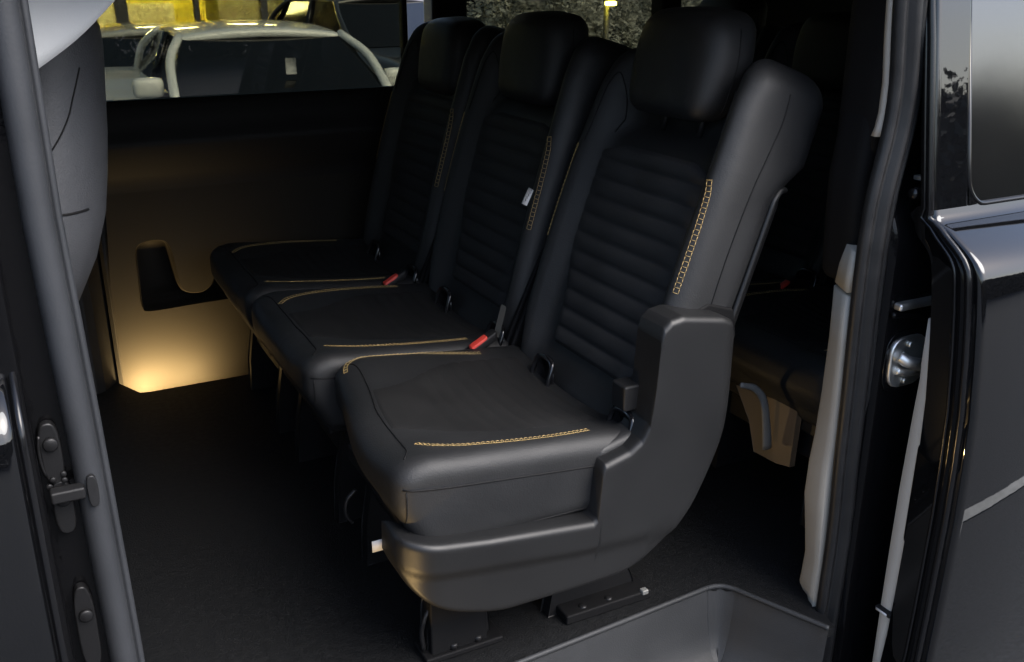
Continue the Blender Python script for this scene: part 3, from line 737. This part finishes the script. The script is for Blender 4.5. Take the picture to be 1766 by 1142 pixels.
buckle('dim red-buttoned belt buckle on the rear row, behind the near seat', (1.78, 1.87, .415), stalk=False)

# ---- tan kick panel under the rear row seat by the pillar
V, Fc = prism([(1.655, .275), (1.45, .300), (1.455, .150), (1.50, .140), (1.575, .135), (1.60, .205)], 0, 1.455, 1.470)
local(obj('kick_panel', V, Fc, 'tan', bevel=.004), rear_near)

# ---- front seat back and its white cover
fs = thing('front_seat', 'grey leather front seat seen from behind at the left pillar', 'seat', (-.322, 1.69, 0))
FST = [(.40, .0), (.55, .015), (.66, .05), (.70, .075), (.75, .105), (.80, .130), (.85, .148), (.90, .158), (.97, .168), (1.1, .18), (1.2, .178)]
def fs_fn(x, y, z):
    s = (z+.40)/.80
    zz_ = .80+z*.95
    return (.27-.060+lerp(FST, zz_)+x-.035*sst(.12, .25, abs(y)), y*(1-.10*sst(.55, 1, s)-.05*sst(.3, 0, s)), .80+z*.95)
V, Fc = rbox((.075, .25, .40), .06, 24, fs_fn)
fb = obj('backrest', V, Fc, 'leather_f', fs); bf = BVHTree.FromPolygons(V, Fc)
sm_ = []
for pts_, r_ in (([(-.10, 1.08), (-.125, 1.04), (-.141, 1.014), (-.178, .97), (-.21, .936), (-.221, .906), (-.228, .86), (-.232, .80)], .0017), ([(-.235, .900), (-.225, .897), (-.204, .892), (-.173, .888), (-.12, .887)], .0026), ([(-.190, .888), (-.195, .83), (-.20, .75), (-.20, .6)], .0014), ([(-.236, 1.03), (-.222, 1.065), (-.20, 1.10), (-.17, 1.13)], .0022), ([(-.236, 1.015), (-.222, 1.05), (-.20, 1.085), (-.165, 1.118)], .0014)):
    P, N = project(bf, [(.28+.8*.5, y-.6*.5, z) for _, y, z in smooth_path([(0, a, b) for a, b in pts_], 30)], (-.8, .6, 0), .0004); sm_.append(tube(P, r_*.7, 6))
[obj('seam', *q, 'seam', fb) for q in sm_]
V, Fc = rbox((.25, .25, .08), .05, 10, lambda x, y, z: (-.10+x, y, .36+z)); obj('cushion', V, Fc, 'leather_f', fs)
obj('base', *box(-.28, .12, -.2, .2, .001, .29), 'shell', fs, bevel=.02)
V, Fc = rbox((.055, .14, .10), .045, 12, lambda x, y, z: (.26+x, y, 1.22+z)); obj('headrest', V, Fc, 'leather_f', fs)
# white cover: sheet folded over the seat's outer shoulder
cv = []
for i in range(13):
    u = i/12; row = []
    for j in range(13):
        v = j/12
        x = .0+.150*u; zlow = 1.070+.108*(u**1.25)+.010*math.sin(u*7)*.2
        z = zlow+(1.30-zlow)*v
        row.append((x+.012*v*math.sin(3*u), 1.305+.025*math.sin(u*2.2)+.03*v*v, z))
    cv.append(row)
Vc, Fcv = loft(cv)
co = obj('seat_cover', Vc, Fcv, 'white'); so = co.modifiers.new('thick', 'SOLIDIFY'); so.thickness = .004
tag(co, 'white fabric cover hanging over the top of the front seat', 'cover')
sh = obj('hem_seam', *tube([(p[0], p[1]-.0008, p[2]+.010) for p in [r_[0] for r_ in cv]], .0009, 5), 'hem', co)

# ================================================================== seen through the far windows
def make_car(name, label, loc, rz, paint, wide=1.76, roof=1.45, belt=.92, group='parked cars behind the van'):
    """origin on the ground under the middle, nose towards -Y"""
    t = thing(name, label, 'car', loc, rz, group)
    hw = wide/2
    def body(x, y, z):
        u = (y+2.1)/4.2
        zz_ = z
        if z > 0: zz_ = z - .16*sst(.32, .0, u) - .03*sst(.9, 1, u)
        return x*(1-.10*sst(.15, 0, u)-.06*sst(.9, 1, u)-.05*sst(.1, .36, z)), y, zz_+.56
    V, Fc = rbox((hw, 2.1, .37), .12, 14, body); obj('body', V, Fc, paint, t)
    # roof, pillars and glass; windscreen leans back
    rw = hw*.72; ys0, ys1, yr0, yr1 = -.95, 1.75, -.10, 1.25
    V, Fc = rbox((rw, (yr1-yr0)/2+.12, .035), .034, 12, lambda x, y, z: (x, (yr0+yr1)/2+y, roof-.035+z-.05*(x/rw)**2-.04*(y/.8)**2)); obj('roof', V, Fc, paint, t)
    B = {(-1, 0): Vector((-hw*.90, ys0, belt)), (1, 0): Vector((hw*.90, ys0, belt)), (-1, 1): Vector((-hw*.92, ys1, belt)), (1, 1): Vector((hw*.92, ys1, belt))}
    T = {(-1, 0): Vector((-rw, yr0-.08, roof-.09)), (1, 0): Vector((rw, yr0-.08, roof-.09)), (-1, 1): Vector((-rw*.97, yr1+.05, roof-.1)), (1, 1): Vector((rw*.97, yr1+.05, roof-.1))}
    for k in B:
        m_ = B[k].lerp(T[k], .55)+Vector((k[0]*.05, -.02 if k[1] == 0 else .03, .03))
        obj('pillar', *tube(smooth_path([B[k], m_, T[k]], 10), .036, 8), paint, t)
        mid_b = Vector((k[0]*hw*.92, .35, belt)); mid_t = Vector((k[0]*rw, .45, roof-.08))
    for s in (-1, 1):
        obj('pillar', *tube([(s*hw*.92, .42, belt), (s*rw, .5, roof-.09)], .035, 8), 'carglass', t)
    def pane_(name, a, b, c, d):
        V = []
        for i in range(7):
            for j in range(7):
                u, v = i/6, j/6; p = a.lerp(b, u).lerp(d.lerp(c, u), v); V.append(p)
        Fc = [(i*7+j, (i+1)*7+j, (i+1)*7+j+1, i*7+j+1) for i in range(6) for j in range(6)]
        obj(name, V, Fc, 'carglass', t)
    pane_('windscreen', B[(-1, 0)], B[(1, 0)], T[(1, 0)], T[(-1, 0)]); pane_('rear_window', B[(1, 1)], B[(-1, 1)], T[(-1, 1)], T[(1, 1)])
    pane_('side_window', B[(-1, 1)], B[(-1, 0)], T[(-1, 0)], T[(-1, 1)]); pane_('side_window', B[(1, 0)], B[(1, 1)], T[(1, 1)], T[(1, 0)])
    for s in (-1, 1):
        V, Fc = rbox((.11, .06, .075), .05, 8, lambda x, y, z: (s*(hw+.06)+x, ys0+.28+y, belt+.09+z)); mi = obj('mirror', V, Fc, paint, t)
        obj('mirror_arm', *box(*sorted((s*(hw-.1), s*(hw+.02))), ys0+.26, ys0+.30, belt-.0, belt+.05), 'shell', mi)
        V, Fc = rbox((.16, .05, .06), .04, 8, lambda x, y, z: (s*hw*.70+x, -2.02+y+.12*abs(x), .70+z)); obj('headlight', V, Fc, 'metal', t)
        for y in (-1.35, 1.3): 
            wh = obj('wheel', *cyl((s*(hw-.02), y, .32), (-s, 0, 0), .32, .2, 24), 'tyre', t); obj('rim', *cyl((s*(hw-.005), y, .32), (-s, 0, 0), .2, .02, 20), 'metal', wh)
    return t
c1 = make_car('white_car', 'white car parked nose-on behind the far window, white tag in its windscreen', (1.93, 8.3, GZ), R(-2), 'carwhite', wide=1.78, roof=1.38, belt=.88)
obj('windscreen_tag', *prism([(.05, 1.03), (.13, 1.03), (.13, 1.15), (.05, 1.15)], 1, -.73, -.725), 'label', c1, bevel=0)
make_car('silver_van', 'silver grey van parked left of and behind the white car', (1.50, 10.9, GZ), R(-6), 'carsilver', wide=1.7, roof=1.27, belt=.84)
make_car('dark_car', 'black car parked right of and behind the white car', (4.5, 12.6, GZ), R(8), 'carblack', wide=1.85, roof=1.52)

# showroom building
bld = thing('showroom_building', 'showroom building with lit yellow interior behind glass and dark posts', 'building', (0, 19, GZ))
def bl(name, b, m, bev=0, par=None): return obj(name, *box(*b), m, par or bld, smooth=False)
bl('floor', (-6, 16, 0, 9, .01, .06), 'concrete'); bl('ceiling', (-6, 16, 0, 9, 3.6, 3.9), 'paleroom')
bl('back_wall', (-6, 5.9, 6.0, 6.2, .06, 3.6), 'yellow'); bl('partition', (5.9, 6.1, 0.2, 6, .06, 3.6), 'frame')
bl('back_wall', (6.1, 16, 1.6, 1.8, .06, 3.6), 'frame')
bl('counter', (1.0, 3.6, 4.0, 4.6, .06, 1.15), 'paleroom'); bl('display_wall', (4.3, 5.6, 3.0, 3.2, .06, 2.4), 'paleroom'); bl('display_panel', (-2.5, .4, 4.8, 4.9, .06, 1.9), 'concrete')
bl('display_column', (3.9, 4.15, 2.0, 2.25, .06, 3.6), 'yellow')
for x in (-3, 0, 3, 5): bl('ceiling_lamp', (x-.5, x+.5, 2.2, 3.6, 3.55, 3.59), 'lampem')
for x, w_ in ((-3.2, .2), (-.3, .2), (.45, .25), (1.98, .2), (3.32, .08), (4.5, .13), (4.95, .28), (5.65, .2), (6.0, .35), (7.2, .15), (9.2, .5), (11.5, .2), (14, .4)):
    bl('post', (x, x+w_, -.1, .1, .0, 3.9), 'frame')
for x0, x1 in ((-6, -3.2), (-3, -.3), (-.1, .45), (.7, 1.98), (2.18, 3.32), (3.40, 4.5), (4.63, 4.95), (5.23, 5.65), (6.35, 7.2), (7.35, 9.2), (9.7, 11.5), (11.7, 14), (14.4, 16)):
    bl('pane', (x0, x1, -.01, .01, .06, 3.6), 'show' if x0 < 5.6 else 'carglass')
bl('roof_edge', (-6.2, 16.2, -.4, 9.2, 3.9, 4.4), 'concrete')
bl('lower_band', (-6, 16, -.12, -.02, .0, .16), 'frame')

# foliage
def leaf_mass(n, c, size, leaf, seed, shape='ball'):
    rnd = random.Random(seed); V, Fc = [], []
    cl = [(Vector((rnd.uniform(-1, 1)*size[0], rnd.uniform(-1, 1)*size[1], rnd.uniform(-1, 1)*size[2])), rnd.uniform(.18, .42)) for _ in range(max(6, n//120))]
    cl = [(p, r_) for p, r_ in cl if (p.x/size[0])**2+(p.y/size[1])**2+(p.z/size[2])**2 < 1] or cl
    for _ in range(n):
        p, r_ = rnd.choice(cl)
        q = p+Vector((rnd.gauss(0, 1), rnd.gauss(0, 1), rnd.gauss(0, 1)))*r_*.55*min(size)
        a = Vector((rnd.gauss(0, 1), rnd.gauss(0, 1), rnd.gauss(0, 1))).normalized(); b = a.orthogonal().normalized(); k = leaf*rnd.uniform(.6, 1.3)
        q += Vector(c); i = len(V)
        V += [q-a*k, q+b*k*.45, q+a*k, q-b*k*.45]; Fc.append((i, i+1, i+2, i+3))
    return V, Fc
for i, (x, y, h, w_, lab) in enumerate([(5.6, 10.4, 1.75, .9, 'pale leafy shrub seen between the far and middle headrests'), (7.0, 10.9, 1.9, 1.0, 'pale leafy shrub seen between the middle and near headrests'), (8.9, 12.0, 1.9, 1.1, 'leafy shrub right of the others, mostly hidden by the near headrest')]):
    t = thing('shrub', lab, 'shrub', (x, y, GZ), 0, 'shrubs behind the van')
    obj('foliage', *leaf_mass(9000, (0, 0, h*.55), (w_, w_*.8, h*.55), .042, i+3), 'leaf', t, smooth=False)
    obj('stem', *tube([(0, 0, 0), (.02, .03, h*.3), (-.03, 0, h*.7)], [.05, .04, .015], 8), 'bark', t)
# amber marker lamps on a post
am = thing('marker_lamp', 'post with two small yellow lamps among the shrubs', 'lamp', (5.78, 9.0, GZ))
obj('post', *tube([(0, .08, 0), (0, .08, 1.6)], .03, 8), 'frame', am)
for z in (.912-GZ, .377-GZ):
    V, Fc = rbox((.06, .03, .022 if z > 1.2 else .016), .014, 6, lambda x, y, zq: (x, y, z+zq)); obj('lens', V, Fc, 'amber', am)
# the trees across the road behind the viewer, mirrored in the door glass
tl = obj('tree_line', *leaf_mass(150000, (22, -17, 1.2), (45, 2.5, 2.5), .17, 77), 'leafd', smooth=False)
tag(tl, 'dark line of trees across the road, mirrored in the open door', 'trees', kind='stuff')
